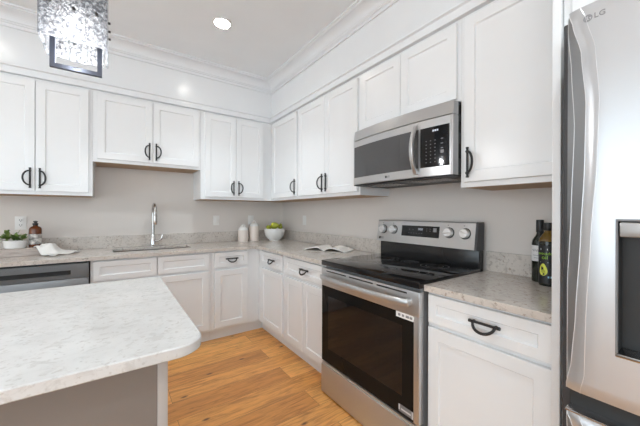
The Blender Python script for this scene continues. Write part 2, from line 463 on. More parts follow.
cabinet('base_cabinet', 'white base cabinet with a wide drawer above two doors, left of the range', 'right', -1.178, -1.838, 0, BZ, BD,
        [d(-1.205, -1.832, 0.725, 0.868, k='drawer', h=1, hx=0.02), d(-1.205, -1.502, 0.135, 0.695), d(-1.507, -1.832, 0.135, 0.695)], base=True, group=GB)
cabinet('base_cabinet', 'white base cabinet with one drawer and one door, between the range and the fridge', 'right', -2.652, -3.163, 0, BZ, BD,
        [d(-2.662, -3.155, 0.733, 0.868, k='drawer', h=1, hx=0.02), d(-2.662, -3.155, 0.135, 0.713)], base=True, group=GB)

# ------------------------------------------------------------------ worktops
ST, SB, CD = 0.914, 0.884, 0.639
SK = (-1.875, -1.235, -0.42, -0.125)     # sink opening x0,x1,y0,y1
wt = thing('worktop', 'L-shaped pale speckled quartz worktop running from the dishwasher round the corner to the range', 'worktop', (-1.5, -0.3, SB))
mb = MB()
xs = [-2.66, SK[0], SK[1], -CD, -0.001]; ys = [-CD, SK[2], SK[3], -0.001]
bm = mb.bm
def slab_cells(mb, cells, zt, zb):
    """axis cells joined into one slab, shared faces left out"""
    pts = {}
    def V(x, y, z):
        k = (round(x, 5), round(y, 5), z)
        if k not in pts: pts[k] = mb.bm.verts.new((x, y, z))
        return pts[k]
    edges = {}
    for x0, x1, y0, y1 in cells:
        c = [(x0, y0), (x1, y0), (x1, y1), (x0, y1)]
        mb.bm.faces.new([V(*p, zt) for p in c]); mb.bm.faces.new([V(*p, zb) for p in reversed(c)])
        for i in range(4):
            e = (c[i], c[(i + 1) % 4]); k = tuple(sorted((tuple(round(q, 5) for q in e[0]), tuple(round(q, 5) for q in e[1]))))
            edges.setdefault(k, []).append(e)
    for k, l in edges.items():
        if len(l) == 1:
            (p, q) = l[0]
            mb.bm.faces.new([V(*p, zb), V(*q, zb), V(*q, zt), V(*p, zt)])
cells = []
for i in range(4):
    for j in range(3):
        if i == 1 and j == 1: continue
        cells.append((xs[i], xs[i + 1], ys[j], ys[j + 1]))
cells.append((-CD, -0.001, -1.838, -CD))
slab_cells(mb, cells, ST, SB)
mb.build('slab', 'quartz', wt, smooth=None)
tag(MB().box((-2.66, -0.021, ST + 0.0003), (-0.0215, -0.001, 1.031), 0.0015).build('backsplash', 'quartz', smooth=None), 'long low speckled quartz backsplash along the back wall behind the faucet', 'backsplash')
tag(MB().box((-0.021, -1.838, ST + 0.0003), (-0.001, -0.001, 1.031), 0.0015).build('backsplash', 'quartz', smooth=None), 'low speckled quartz backsplash on the right wall between the corner and the range', 'backsplash')
w2 = thing('worktop', 'short pale speckled quartz worktop between the range and the fridge, under the oil bottles', 'worktop', (-0.32, -2.92, SB))
MB().box((-CD, -3.1645, SB), (-0.001, -2.6515, ST), 0.0015).build('slab', 'quartz', w2, smooth=None)
tag(MB().box((-0.021, -3.1645, ST + 0.0003), (-0.001, -2.6515, 1.031), 0.0015).build('backsplash', 'quartz', smooth=None), 'short speckled quartz backsplash behind the oil bottles', 'backsplash')

# sink
sk = thing('sink', 'stainless undermount sink set in the worktop below the faucet', 'sink', ((SK[0] + SK[1]) / 2, (SK[2] + SK[3]) / 2, 0.68))
x0, x1, y0, y1 = SK
def rrect(x0, x1, y0, y1, r, z, n=5):
    out = []
    for cx, cy, a0 in ((x1 - r, y1 - r, 0), (x0 + r, y1 - r, PI / 2), (x0 + r, y0 + r, PI), (x1 - r, y0 + r, 1.5 * PI)):
        for i in range(n + 1):
            a = a0 + PI / 2 * i / n
            out.append((cx + r * math.cos(a), cy + r * math.sin(a), z))
    return out
mb = MB()
e = 0.002
mb.rings([rrect(x0 + e, x1 - e, y0 + e, y1 - e, 0.03, SB + 0.006), rrect(x0 + e, x1 - e, y0 + e, y1 - e, 0.03, 0.715),
          rrect(x0 + 0.03, x1 - 0.03, y0 + 0.03, y1 - 0.03, 0.03, 0.70)], cap0=False)
mb.build('basin', 'basin', sk)
MB().lathe([(0.045, 0), (0.045, 0.003), (0.03, 0.003), (0.025, 0.001)], ((x0 + x1) / 2, (y0 + y1) / 2, 0.701)).build('drain', 'chrome', sk)

# faucet
fx, fy = -1.535, -0.072
fa = thing('faucet', 'tall chrome gooseneck faucet with pull-down spray head behind the sink', 'faucet', (fx, fy, ST))
MB().lathe([(0.030, 0), (0.030, 0.006), (0.024, 0.012), (0.022, 0.09), (0.0165, 0.10), (0.0165, 0.12)], (fx, fy, ST)).build('base', 'chrome', fa)
pts = [(fx, fy, ST + 0.11), (fx, fy, 1.235)]
for i in range(13):
    a = PI * i / 12
    pts.append((fx, fy - 0.085 * (1 - math.cos(a)), 1.252 + 0.090 * math.sin(a)))
pts.append((fx, fy - 0.17, 1.235))
MB().tube(pts, 0.0145, 14).build('neck', 'nickel', fa)
MB().lathe([(0.016, 0), (0.019, 0.01), (0.019, 0.085), (0.0155, 0.10)], (fx, fy - 0.17, 1.14)).build('spray_head', 'nickel', fa)
MB().tube([(fx + 0.018, fy, 0.968), (fx + 0.05, fy, 0.968)], 0.015, 12).tube([(fx + 0.05, fy, 0.968), (fx + 0.075, fy - 0.01, 0.985), (fx + 0.085, fy - 0.012, 1.03)], [0.012, 0.008, 0.006], 10).build('lever', 'chrome', fa)

# ------------------------------------------------------------------ dishwasher
dw = thing('dishwasher', 'dark stainless dishwasher built in under the left end of the worktop', 'dishwasher', (-2.32, -0.3, 0.0))
MB().box((-2.622, -0.60, 0.10), (-2.024, -0.01, 0.878)).build('case', 'black_plastic', dw)
MB().box((-2.622, -0.54, 0.0), (-2.024, -0.02, 0.099)).build('toe_kick', 'black_plastic', dw)
MB().box((-2.620, -0.628, 0.105), (-2.026, -0.6005, 0.757), 0.004).build('door', 'steel_dark', dw)
cp = MB()
for a in [((-2.620, -0.628, 0.760), (-2.026, -0.6005, 0.788)), ((-2.620, -0.628, 0.822), (-2.026, -0.6005, 0.868)),
          ((-2.620, -0.628, 0.788), (-2.535, -0.6005, 0.822)), ((-2.132, -0.628, 0.788), (-2.026, -0.6005, 0.822))]:
    cp.box(*a)
cp = cp.build('control_panel', 'steel_dark', dw)
MB().box((-2.536, -0.612, 0.787), (-2.131, -0.6007, 0.823)).build('pocket_handle', 'black_plastic', dw)
for xx in [-2.285 + i * 0.012 for i in range(7)] + [-2.50 + i * 0.022 for i in range(4)]:
    MB().box((xx, -0.6288, 0.842), (xx + 0.006, -0.6279, 0.848)).build('touch_key_mark', 'ink', dw)

# ------------------------------------------------------------------ range
RY0, RY1 = -1.841, -2.650     # left and right side seen from the front
RC = (RY0 + RY1) / 2
rg = thing('range', 'freestanding stainless electric range with black glass cooktop and oven door', 'range', (-0.35, RC, 0.0))
MB().box((-0.632, RY1 + 0.012, 0.03), (-0.03, RY0 - 0.004, 0.894), 0.003).build('body', 'grey_plastic', rg)
for sx in (-0.60, -0.08):
    for sy in (RY1 + 0.06, RY0 - 0.06):
        MB().cyl((sx, sy, 0.0), 0.018, 0.036, 14).build('foot', 'black_plastic', rg)
MB().box((-0.672, RY1, 0.895), (-0.085, RY0, 0.931), 0.004).build('cooktop', 'black_glass', rg)
rings = MB()
for cx, cy, r in ((-0.50, RY0 - 0.22, 0.115), (-0.50, RY1 + 0.22, 0.13), (-0.23, RY0 - 0.21, 0.085), (-0.23, RY1 + 0.21, 0.085), (-0.22, RC, 0.06)):
    for rr in (r, r * 0.62):
        a = [(cx + rr * math.cos(2 * PI * i / 40), cy + rr * math.sin(2 * PI * i / 40), 0.9312) for i in range(40)]
        b = [(cx + (rr - 0.0015) * math.cos(2 * PI * i / 40), cy + (rr - 0.0015) * math.sin(2 * PI * i / 40), 0.9313) for i in range(40)]
        rings.rings([a, b], cap0=False, cap1=False)
rings.build('burner_rings', 'grey_plastic', rg)
# oven door: frame of steel with black glass
DX0, DX1 = -0.671, -0.634
dr = MB()
dr.box((DX0, RY1 + 0.002, 0.756), (DX1, RY0 - 0.002, 0.878), 0.003)
dr = dr.build('oven_door', 'steel', rg)
MB().box((DX0 + 0.004, RY1 + 0.036, 0.232), (DX1, RY0 - 0.003, 0.755)).build('glass', 'oven_glass', dr)
MB().box((DX0 + 0.002, RY1 + 0.003, 0.232), (DX1, RY1 + 0.035, 0.755), 0.002).build('side_rail', 'steel', dr)
MB().box((DX0 + 0.0035, RY1 + 0.105, 0.33), (DX0 + 0.0045, RY0 - 0.075, 0.69)).build('inner_window', 'black_glass', dr)
vt = MB()
for i in range(3):
    a = RY0 - 0.06 - i * 0.235
    vt.box((DX0 - 0.0008, a - 0.205, 0.858), (DX0 + 0.006, a, 0.866))
vt.build('vent_slots', 'black_plastic', dr)
hb = MB(); prof = []
for i in range(21):
    t = i / 20; y = RY0 - 0.030 - t * (abs(RY1 - RY0) - 0.075)
    xo = DX0 - 0.022 - 0.036 * math.sin(PI * t) ** 0.55
    prof.append((xo, y))
hb.rings([[(x - 0.008, y, 0.805), (x - 0.012, y, 0.813), (x - 0.012, y, 0.831), (x - 0.006, y, 0.840), (x + 0.004, y, 0.839), (x + 0.008, y, 0.825), (x + 0.004, y, 0.807)] for x, y in prof])
for y in (prof[0][1] - 0.012, prof[-1][1] + 0.012):
    hb.box((DX0 - 0.030, y - 0.013, 0.808), (DX0 + 0.001, y + 0.013, 0.838), 0.003)
hb.build('handle', 'steel', dr)
st = MB().box((DX0 + 0.0022, -2.614, 0.727), (DX0 + 0.0039, -2.506, 0.755)).build('sticker', 'sticker', dr); st['label'] = 'white sticker'
tk = MB()
for i, wd in enumerate((0.014, 0.014, 0.02, 0.016)):
    tk.box((DX0 + 0.0016, -2.520 - i * 0.024 - wd, 0.735), (DX0 + 0.0023, -2.520 - i * 0.024, 0.747))
tk.build('sticker_print', 'ink', dr)
MB().box((DX0 + 0.002, -2.614, 0.246), (DX0 + 0.0039, -2.525, 0.282)).build('badge_sticker', 'grey_plastic', dr)
for q in ((-2.614, 0.246, -2.606, 0.282), (-2.533, 0.254, -2.525, 0.282), (-2.60, 0.258, -2.54, 0.266)):
    MB().box((DX0 + 0.0015, q[0], q[1]), (DX0 + 0.0021, q[2], q[3])).build('badge_print', 'ink_white', dr)
MB().box((DX0 - 0.002, RY1 + 0.003, 0.012), (DX1, RY0 - 0.003, 0.210), 0.004).box((DX0 + 0.004, RY1 + 0.003, 0.2095), (DX1, RY0 - 0.003, 0.224), 0.003).build('drawer', 'steel', rg)
# backguard
MB().box((-0.085, RY1 + 0.010, 0.90), (-0.026, RY0 - 0.012, 1.045), 0.004).build('backguard', 'black_enamel', rg)
pan = MB()
py0, py1 = RY0 - 0.001, RY1 + 0.022
pan.prism([(-0.118, 1.040), (-0.026, 1.040), (-0.026, 1.206), (-0.088, 1.206), (-0.094, 1.200)], lambda u, v, t: (u, t, v), py0, py1)
pan = pan.build('control_panel', 'steel', rg, smooth=None)
MB().prism([(-0.1175, 1.0395), (-0.026, 1.0395), (-0.026, 1.207), (-0.088, 1.207), (-0.0945, 1.2005)], lambda u, v, t: (u, t, v), py1 - 0.0001, py1 - 0.014).build('end_cap', 'dark_gap', pan, smooth=None)
def face(y, z, off=0.0):      # point on the slanted panel face
    t = (z - 1.040) / 0.160
    return (-0.118 + 0.024 * t - off, y, z)
tilt = math.atan2(0.024, 0.160)
dp = MB()
for a, b in (((-2.083, 1.094), (-2.392, 1.171)),):
    q = [face(a[0], a[1]), face(b[0], a[1]), face(b[0], b[1]), face(a[0], b[1])]
    q2 = [face(a[0], a[1], 0.001), face(b[0], a[1], 0.001), face(b[0], b[1], 0.001), face(a[0], b[1], 0.001)]
    dp.rings([q, q2])
dp.build('display', 'black_glass', pan, smooth=None)
def seg(mb, y, z, wy, wz):
    mb.rings([[face(y, z, 0.001), face(y - wy, z, 0.001), face(y - wy, z + wz, 0.001), face(y, z + wz, 0.001)],
              [face(y, z, 0.0016), face(y - wy, z, 0.0016), face(y - wy, z + wz, 0.0016), face(y, z + wz, 0.0016)]])
    return mb
for i in range(3):            # lit clock digits
    y = -2.228 - i * 0.013
    seg(seg(seg(MB(), y, 1.140, 0.002, 0.012), y - 0.007, 1.140, 0.002, 0.012), y, 1.152, 0.009, 0.002).build('clock_digit', 'display', pan)
for y, z in [(-2.145 - i * 0.022, 1.117) for i in range(6)] + [(-2.15, 1.142), (-2.18, 1.142)] + [(-2.293 - i * 0.026, 1.137 + j * 0.014) for i in range(2) for j in range(2)]:
    seg(MB(), y, z, 0.007, 0.0022).build('key_mark', 'ink', pan)
bt = MB(); a = (-2.345, 1.133); b = (-2.372, 1.160)
bt.rings([[face(a[0], a[1], 0.001), face(b[0], a[1], 0.001), face(b[0], b[1], 0.001), face(a[0], b[1], 0.001)],
          [face(a[0], a[1], 0.0016), face(b[0], a[1], 0.0016), face(b[0], b[1], 0.0016), face(a[0], b[1], 0.0016)]])
bt.build('touch_key', 'ink', pan)
for ky in (-1.905, -2.008, -2.462, -2.568):
    c = face(ky, 1.135)
    rot = Matrix.Rotation(-PI / 2 - tilt * -1, 3, 'Y')
    k = MB().lathe([(0.0345, -0.001), (0.0345, 0.004), (0.030, 0.006)], c, 28, rot=rot).build('knob', 'black_plastic', pan)
    MB().lathe([(0.030, 0.0055), (0.0285, 0.024), (0.026, 0.027), (0.0, 0.027)], c, 28, rot=rot).build('cap', 'knob_steel', k)
    g = MB().box((-0.006, -0.027, 0.024), (0.006, 0.027, 0.034), 0.003)
    ga = random.uniform(-0.5, 0.5)
    for v in g.bm.verts: v.co = rot @ (Matrix.Rotation(ga, 3, 'Z') @ v.co) + Vector(c)
    g.build('grip', 'knob_steel', k)
def lg_mark(fn, size, parent, mat, mat2=None):
    """round emblem and two capital letters, placed by fn(x, y, depth)"""
    em = MB()
    ring = lambda r, z: [fn(-0.95 * size + r * math.cos(2 * PI * i / 28), r * math.sin(2 * PI * i / 28), z) for i in range(28)]
    em.rings([ring(size * 0.52, 0), ring(size * 0.52, 0.0006)])
    em.build('logo_emblem', mat, parent, smooth=None)
    if mat2:
        fm = MB()
        for q in ([(-0.06, 0.25), (0.0, 0.25), (0.0, -0.22), (-0.06, -0.22)], [(0.0, -0.16), (0.14, -0.16), (0.14, -0.22), (0.0, -0.22)], [(-0.24, 0.08), (-0.14, 0.08), (-0.14, 0.2), (-0.24, 0.2)],
                  [(0.14, 0.02), (0.38, 0.02), (0.38, -0.05), (0.14, -0.05)], [(0.32, -0.05), (0.38, -0.05), (0.30, -0.26), (0.24, -0.26)]):
            fm.rings([[fn(-0.95 * size + u * size, v * size, 0.0006) for u, v in q], [fn(-0.95 * size + u * size, v * size, 0.0010) for u, v in q]])
        fm.build('logo_face_lines', mat2, parent, smooth=None)
    text_mesh('LG', size * 1.05, lambda x, y, z: fn(x + size * 0.35, y, z), 'logo_letters', mat, parent, bold=size * 0.01)
lg_mark(lambda x, y, z: face(-1.892 - x, 1.066 + y, z + 0.0003), 0.020, pan, 'ink_dark')
for ky in (-1.905, -2.008, -2.462, -2.568):
    p = [face(ky + 0.014, 1.180, 0.0004), face(ky + 0.006, 1.180, 0.0004), face(ky + 0.006, 1.186, 0.0004), face(ky + 0.014, 1.186, 0.0004)]
    MB().rings([p, [Vector(q) - Vector((0.0005, 0, 0)) for q in p]]).build('burner_symbol', 'ink', pan)

# ------------------------------------------------------------------ microwave
MY0, MY1 = -1.876, -2.660
mw = thing('microwave', 'stainless over-the-range microwave with black window under the short wall cabinet', 'microwave', (-0.2, (MY0 + MY1) / 2, 1.468))
MB().box((-0.350, MY1 + 0.003, 1.474), (-0.002, MY0 - 0.003, 1.868)).build('case', 'dark_gap', mw)
def bow(y):
    t = (y - MY0) / (MY1 - MY0); return -0.402 - 0.030 * (1 - (2 * t - 1) ** 2)
def bowed(name, y0, y1, z0, z1, mat, parent, off=0.0, back=-0.351, n=18, top=None):
    mb = MB(); rr = []
    for i in range(n + 1):
        y = y0 + (y1 - y0) * i / n; x = bow(y) - off
        bx = back if back is not None else x + 0.003
        x2 = x if top is None else x + top
        rr.append([(x, y, z0), (bx, y, z0), (bx, y, z1), (x2, y, z1)])
    mb.rings(rr); return mb.build(name, mat, parent, smooth=20)
bowed('vent_panel', MY0, MY1, 1.794, 1.866, 'steel', mw, top=0.012)
MB().box((-0.402, MY1, 1.470), (-0.351, MY1 + 0.012, 1.790)).build('side_rail', 'steel', mw)
door = bowed('door', MY0, -2.470, 1.470, 1.789, 'steel', mw)
bowed('window', MY0 - 0.012, -2.462, 1.520, 1.744, 'window_glass', door, off=0.0015, back=None)
bowed('inner_window', MY0 - 0.06, -2.330, 1.538, 1.726, 'window_glass', door, off=0.0022, back=None)
cpn = bowed('control_panel', -2.472, MY1 + 0.013, 1.470, 1.789, 'steel', mw, n=8)
bowed('key_panel', -2.474, -2.642, 1.520, 1.744, 'black_glass', cpn, off=0.0015, back=None, n=8)
def bkey(y, z, wy, wz, name='key_mark', mat='ink'):
    q = [(y, z), (y - wy, z), (y - wy, z + wz), (y, z + wz)]
    MB().rings([[(bow(a) - 0.0014, a, b) for a, b in q], [(bow(a) - 0.0021, a, b) for a, b in q]]).build(name, mat, cpn, smooth=None)
for r in range(7):
    for c in range(3):
        bkey(-2.508 - c * 0.026, 1.545 + r * 0.020, 0.006, 0.004)
for r in range(6): bkey(-2.596, 1.538 + r * 0.026, 0.012, 0.008 if r in (1, 2) else 0.004)
bkey(-2.594, 1.592, 0.018, 0.016)
for i in range(3): bkey(-2.548 - i * 0.012, 1.716, 0.009, 0.010, 'clock_digit', 'display')
hm = MB(); rr = []
for i in range(17):
    t = i / 16; z = 1.492 + t * 0.274; b_ = math.sin(PI * t)
    x = bow(-2.45) - 0.008 - 0.040 * b_ ** 0.8; y = -2.447
    rr.append([(x - 0.007, y + 0.010, z), (x - 0.010, y, z), (x - 0.007, y - 0.012, z), (x + 0.004, y - 0.014, z), (x + 0.004, y + 0.012, z)])
hm.rings(rr)
for z in (1.497, 1.761): hm.box((bow(-2.45) - 0.014, -2.459, z - 0.010), (bow(-2.45) + 0.002, -2.437, z + 0.010), 0.002)
hm.build('handle', 'steel', door)
MB().box((-0.400, MY1 + 0.002, 1.462), (-0.03, MY0 - 0.002, 1.4695)).build('underside', 'black_plastic', mw)
gl = MB()
for y0_, y1_ in ((-1.95, -2.22), (-2.32, -2.59)):
    gl.box((-0.34, y1_, 1.459), (-0.20, y0_, 1.4625))
    for i in range(9):
        yy = y0_ + (y1_ - y0_) * (i + 0.5) / 9
        gl.box((-0.34, yy - 0.003, 1.457), (-0.20, yy + 0.003, 1.4605))
gl.build('grease_filter', 'nickel', mw)
lg_mark(lambda x, y, z: (bow(-2.235 - x) - 0.0003 - z, -2.235 - x, 1.495 + y), 0.016, door, 'ink_dark')
sv = MB()
for z0_, z1_ in ((1.56, 1.64), (1.70, 1.76), (1.80, 1.85)): sv.box((-0.30, MY1 + 0.0025, z0_), (-0.345, MY1 + 0.0045, z1_))
sv.build('side_vents', 'black_plastic', mw)

# ------------------------------------------------------------------ fridge
FX, FY0, FY1 = -0.85, -3.246, -4.150
fr = thing('fridge', 'large stainless french-door fridge with an ice dispenser beside the white end panel', 'fridge', (-0.4, -3.68, 0.0))
MB().box((-0.775, FY1, 0.03), (-0.02, FY0 + 0.022, 1.822), 0.004).build('case', 'dark_gap', fr)
for sx in (-0.7, -0.1):
    for sy in (FY1 + 0.08, FY0 - 0.04): MB().cyl((sx, sy, 0), 0.02, 0.031, 12).build('foot', 'black_plastic', fr)
DISP = (-3.352, -3.61, 0.915, 1.245)
def interp(t, tab):
    for (a, u), (b, v) in zip(tab, tab[1:]):
        if t <= b:
            k = min(max((t - a) / (b - a), 0), 1); k = k * k * (3 - 2 * k) * 0.5 + k * 0.5
            return u + (v - u) * k
    return tab[-1][1]
LINE_A = [(0, 0.003), (0.08, 0.016), (0.2, 0.024), (0.4, 0.034), (0.6, 0.042), (0.75, 0.044), (0.88, 0.034), (0.96, 0.016), (1, 0.005)]
LINE_B = [(0, 0.034), (0.05, 0.044), (0.2, 0.047), (0.4, 0.056), (0.6, 0.068), (0.75, 0.072), (0.88, 0.064), (0.96, 0.046), (1, 0.032)]
LINE_C = [(0, 0.003), (0.28, 0.003), (0.45, 0.010), (0.7, 0.017), (0.85, 0.010), (0.95, 0.003), (1, 0.003)]
def fridge_door(name, ya, yb, z0, z1, hole=None):
    """door whose outer edge is scooped back along two long curved lines"""
    W = abs(yb - ya); sg_ = 1 if yb > ya else -1
    S0 = [0.106]
    S0 += [0.106 + (W - 0.106) * i / 8 for i in range(1, 9)]
    if hole: S0 = sorted(set(S0 + [abs(hole[0] - ya), abs(hole[1] - ya)]))
    Zs = [z0 + (z1 - z0) * i / 60 for i in range(61)]
    if hole: Zs = sorted(set(Zs + [hole[2], hole[3]]))
    def row(z):
        t = (z - z0) / (z1 - z0); a, b_, c = interp(t, LINE_A), interp(t, LINE_B), interp(t, LINE_C)
        c = min(c, a * 0.6)
        zt = min(z - z0, z1 - z); ez = 0.008 * (1 - zt / 0.012) ** 2 if zt < 0.012 else 0
        out = [(0, 0.030)]
        for k in (0.33, 0.66): out.append((c * k, 0.030 - 0.008 * k))
        for k in (0, 0.25, 0.5, 0.75): out.append((c + (a - c) * k, 0.022 - 0.014 * k))
        for k in (0, 0.2, 0.4, 0.6, 0.8, 1.0): out.append((a + (b_ - a) * k, 0.008 * (1 - k) ** 1.6))
        out.append((b_ + (0.106 - b_) * 0.5, 0))
        out += [(q, 0) for q in S0]
        return [(q, dd + ez) for q, dd in out], (a, b_, c, ez)
    edge = MB(); main = MB(); rows = [row(z) for z in Zs]
    P = lambda q, z: (FX + q[1], ya + sg_ * q[0], z)
    n_edge = 7
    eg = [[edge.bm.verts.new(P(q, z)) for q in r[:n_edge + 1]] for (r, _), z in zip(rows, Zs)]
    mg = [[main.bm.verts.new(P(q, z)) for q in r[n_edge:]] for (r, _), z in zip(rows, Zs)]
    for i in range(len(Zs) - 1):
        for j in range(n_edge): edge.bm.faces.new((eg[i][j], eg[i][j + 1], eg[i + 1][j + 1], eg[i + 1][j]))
        for j in range(len(mg[0]) - 1):
            if hole:
                zc = (Zs[i] + Zs[i + 1]) / 2; yc = (mg[i][j].co.y + mg[i][j + 1].co.y) / 2
                if hole[2] < zc < hole[3] and min(hole[0], hole[1]) < yc < max(hole[0], hole[1]): continue
            main.bm.faces.new((mg[i][j], mg[i][j + 1], mg[i + 1][j + 1], mg[i + 1][j]))
    XB = -0.785
    def back(mb, g, j0, j1, side0, side1):
        bk = {}
        def B(i, j):
            if (i, j) not in bk: v = g[i][j].co; bk[(i, j)] = mb.bm.verts.new((XB, v.y, v.z))
            return bk[(i, j)]
        nz = len(g) - 1
        for i in range(nz):
            for j, on in ((j0, side0), (j1, side1)):
                if on: mb.bm.faces.new((g[i][j], g[i + 1][j], B(i + 1, j), B(i, j)))
        for j in range(j0, j1):
            for i in (0, nz): mb.bm.faces.new((g[i][j], g[i][j + 1], B(i, j + 1), B(i, j)))
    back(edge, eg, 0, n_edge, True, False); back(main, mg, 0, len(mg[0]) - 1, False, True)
    o = main.build(name, 'steel_fridge', fr, smooth=50)
    e = edge.build('edge_scoop', 'steel_dark_reflection', o, smooth=50); e['label'] = 'scooped edge with a dark reflection in its grey'  # darker colour stands in for a dark reflection in the steel
    for nm, k, dep in (('glint_line', 0, 0.0075), ('glint_line', 1, -0.0004), ('glint_line', 2, 0.0215)):
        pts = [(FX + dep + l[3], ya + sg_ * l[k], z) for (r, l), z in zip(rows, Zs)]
        MB().tube(pts, 0.0008, 6).build(nm, 'steel_glint', o)  # reflected glints along the curves, modelled as thin pale tubes
    return o
ld = fridge_door('door', FY0, -3.696, 0.778, 1.818, DISP)
rd = fridge_door('door', FY1, -3.700, 0.778, 1.818)
fz = fridge_door('freezer_drawer', FY0, FY1, 0.06, 0.716)
MB().box((-0.842, FY1 + 0.004, 0.7165), (-0.785, FY0 - 0.002, 0.722), 0.002).build('drawer_lip', 'chrome', fz)
MB().box((-0.80, FY1 + 0.003, 0.722), (-0.776, FY0 - 0.003, 0.777)).build('gasket', 'black_plastic', fr)
# dispenser recess
dy0, dy1, dz0, dz1 = DISP
dm = MB()
def Q(*p): dm.bm.faces.new([dm.bm.verts.new(q) for q in p])
xb = -0.792; xf = FX
Q((xf, dy0, dz0), (xb, dy0, dz0), (xb, dy0, dz1), (xf, dy0, dz1)); Q((xf, dy1, dz0), (xb, dy1, dz0), (xb, dy1, dz1), (xf, dy1, dz1))
Q((xf, dy0, dz0), (xb, dy0, dz0), (xb, dy1, dz0), (xf, dy1, dz0)); Q((xf, dy0, dz1), (xb, dy0, dz1), (xb, dy1, dz1), (xf, dy1, dz1))
Q((xb, dy0, dz0), (xb, dy1, dz0), (xb, dy1, dz1), (xb, dy0, dz1))
dis = dm.build('dispenser', 'black_plastic', ld, smooth=None); dis['label'] = 'black ice and water dispenser recess'
MB().box((FX - 0.004, dy1 + 0.004, 1.205), (FX + 0.02, dy0 - 0.004, 1.241), 0.003).build('dispenser_panel', 'steel', dis)
bz = MB()
for a in [((FX - 0.002, dy1 - 0.003, dz1 - 0.001), (FX + 0.008, dy0 + 0.003, dz1 + 0.004)), ((FX - 0.002, dy0 - 0.001, dz0), (FX + 0.008, dy0 + 0.003, dz1)), ((FX - 0.002, dy1 - 0.003, dz0), (FX + 0.008, dy1 + 0.001, dz1))]:
    bz.box(*a)
bz.build('dispenser_bezel', 'grey_plastic', dis)
MB().box((FX - 0.003, dy1 - 0.003, dz0 - 0.008), (FX + 0.06, dy0 + 0.003, dz0 + 0.001), 0.002).build('drip_tray', 'nickel', dis)
MB().box((-0.815, -3.50, 1.02), (-0.80, -3.44, 1.15), 0.004).build('paddle', 'grey_plastic', dis)
lg_mark(lambda x, y, z: (FX - 0.0004 - z, -3.312 - x, 1.777 + y), 0.018, ld, 'ink', 'ink_white')

# ------------------------------------------------------------------ island
IS = (-4.4, -1.662, -2.692, -1.708)
isl = thing('kitchen_island', 'kitchen island with white speckled quartz top and taupe base in the left foreground', 'island', (-3.0, -2.25, 0))
mb = MB()
r0 = lambda z, e: rrect(IS[0] + e, IS[1] - e, IS[2] + e, IS[3] - e, 0.075, z, 8)
mb.rings([r0(SB, 0.003), r0(SB + 0.003, 0), r0(ST - 0.003, 0), r0(ST, 0.003)])
mb.build('top', 'quartz_island', isl, smooth=30)
MB().box((-4.1, -2.655, 0.0), (-1.777, -1.98, SB - 0.0005)).build('base', 'island', isl)
MB().box((-1.7765, -2.662, 0.0), (-1.753, -1.975, SB - 0.0005), 0.001).build('end_panel', 'island_edge', isl)

# ------------------------------------------------------------------ things on the worktop
g_ = thing('pear_bowl', '', '', (0, 0, 0)); bpy.data.objects.remove(g_)
bx_, by_ = -0.228, -0.212
bw = MB().lathe([(r_ * 1.06, z_) for r_, z_ in [(0.0, 0.004), (0.058, 0.004), (0.058, 0.0), (0.062, 0.0), (0.062, 0.012), (0.085, 0.030), (0.108, 0.065), (0.118, 0.105), (0.120, 0.148), (0.117, 0.150),
                 (0.114, 0.146), (0.110, 0.105), (0.099, 0.066), (0.075, 0.036), (0.0, 0.026)]], (bx_, by_, ST), 40).build('bowl', 'ceramic')
tag(bw, 'round white footed bowl holding green pears in the corner of the worktop', 'bowl')
pear_prof = [(0, 0), (0.016, 0.001), (0.032, 0.010), (0.0395, 0.028), (0.038, 0.046), (0.029, 0.064), (0.020, 0.078), (0.015, 0.088), (0.008, 0.094), (0, 0.095)]
def pear(loc, rot, scale, label):
    t = thing('pear', label, 'pear', loc, 0, 'green pears in the white bowl')
    t.rotation_euler = rot; t.scale = (scale,) * 3
    MB().lathe(pear_prof, (0, 0, -0.035), 20).build('flesh', 'pear', t, True)
    MB().tube([(0, 0, 0.058), (0.002, 0, 0.070), (0.006, 0, 0.082)], 0.0022, 6).build('stem', 'stem', t, True)
pear((bx_ - 0.083, by_ - 0.010, ST + 0.164), (0.5, -1.0, 0.3), 0.8, 'green pear leaning left at the left rim of the bowl')
pear((bx_ - 0.008, by_ - 0.012, ST + 0.184), (1.45, 0.25, 0.5), 1.15, 'largest green pear lying on top in the middle of the bowl')
pear((bx_ + 0.086, by_ + 0.008, ST + 0.166), (0.1, 0.1, 0.2), 0.74, 'green pear with its stem up at the right rim of the bowl')
pear((bx_ - 0.004, by_ + 0.01, ST + 0.080), (1.4, 0, 2.6), 0.9, 'green pear low in the bowl beneath the others')

def canister(x, y, r, h, label):
    t = thing('canister', label, 'canister', (x, y, ST), 0, 'cream lidded canisters')
    MB().lathe([(0, 0), (r * 0.96, 0), (r, 0.006), (r, h - 0.012), (r * 0.96, h)], (x, y, ST), 32).build('jar', 'cream', t)
    lid = MB().lathe([(r * 0.90, h + 0.0003), (r * 0.96, h + 0.005), (r * 0.92, h + 0.018), (r * 0.72, h + 0.034), (r * 0.4, h + 0.044), (0, h + 0.047)], (x, y, ST), 32)
    lid = lid.build('lid', 'ceramic', t)
    c = Vector((x, y, ST + h + 0.040))
    d_ = R.normalized()
    MB().tube([c + d_ * (0.019 * math.cos(PI * i / 10)) + Vector((0, 0, 0.027 * math.sin(PI * i / 10))) for i in range(11)], 0.007, 8).build('knob', 'ceramic', lid)
canister(-0.598, -0.125, 0.061, 0.136, 'shorter cream lidded canister, the left one of the pair beside the pear bowl')
canister(-0.458, -0.120, 0.058, 0.180, 'taller cream lidded canister standing between the shorter canister and the pear bowl')

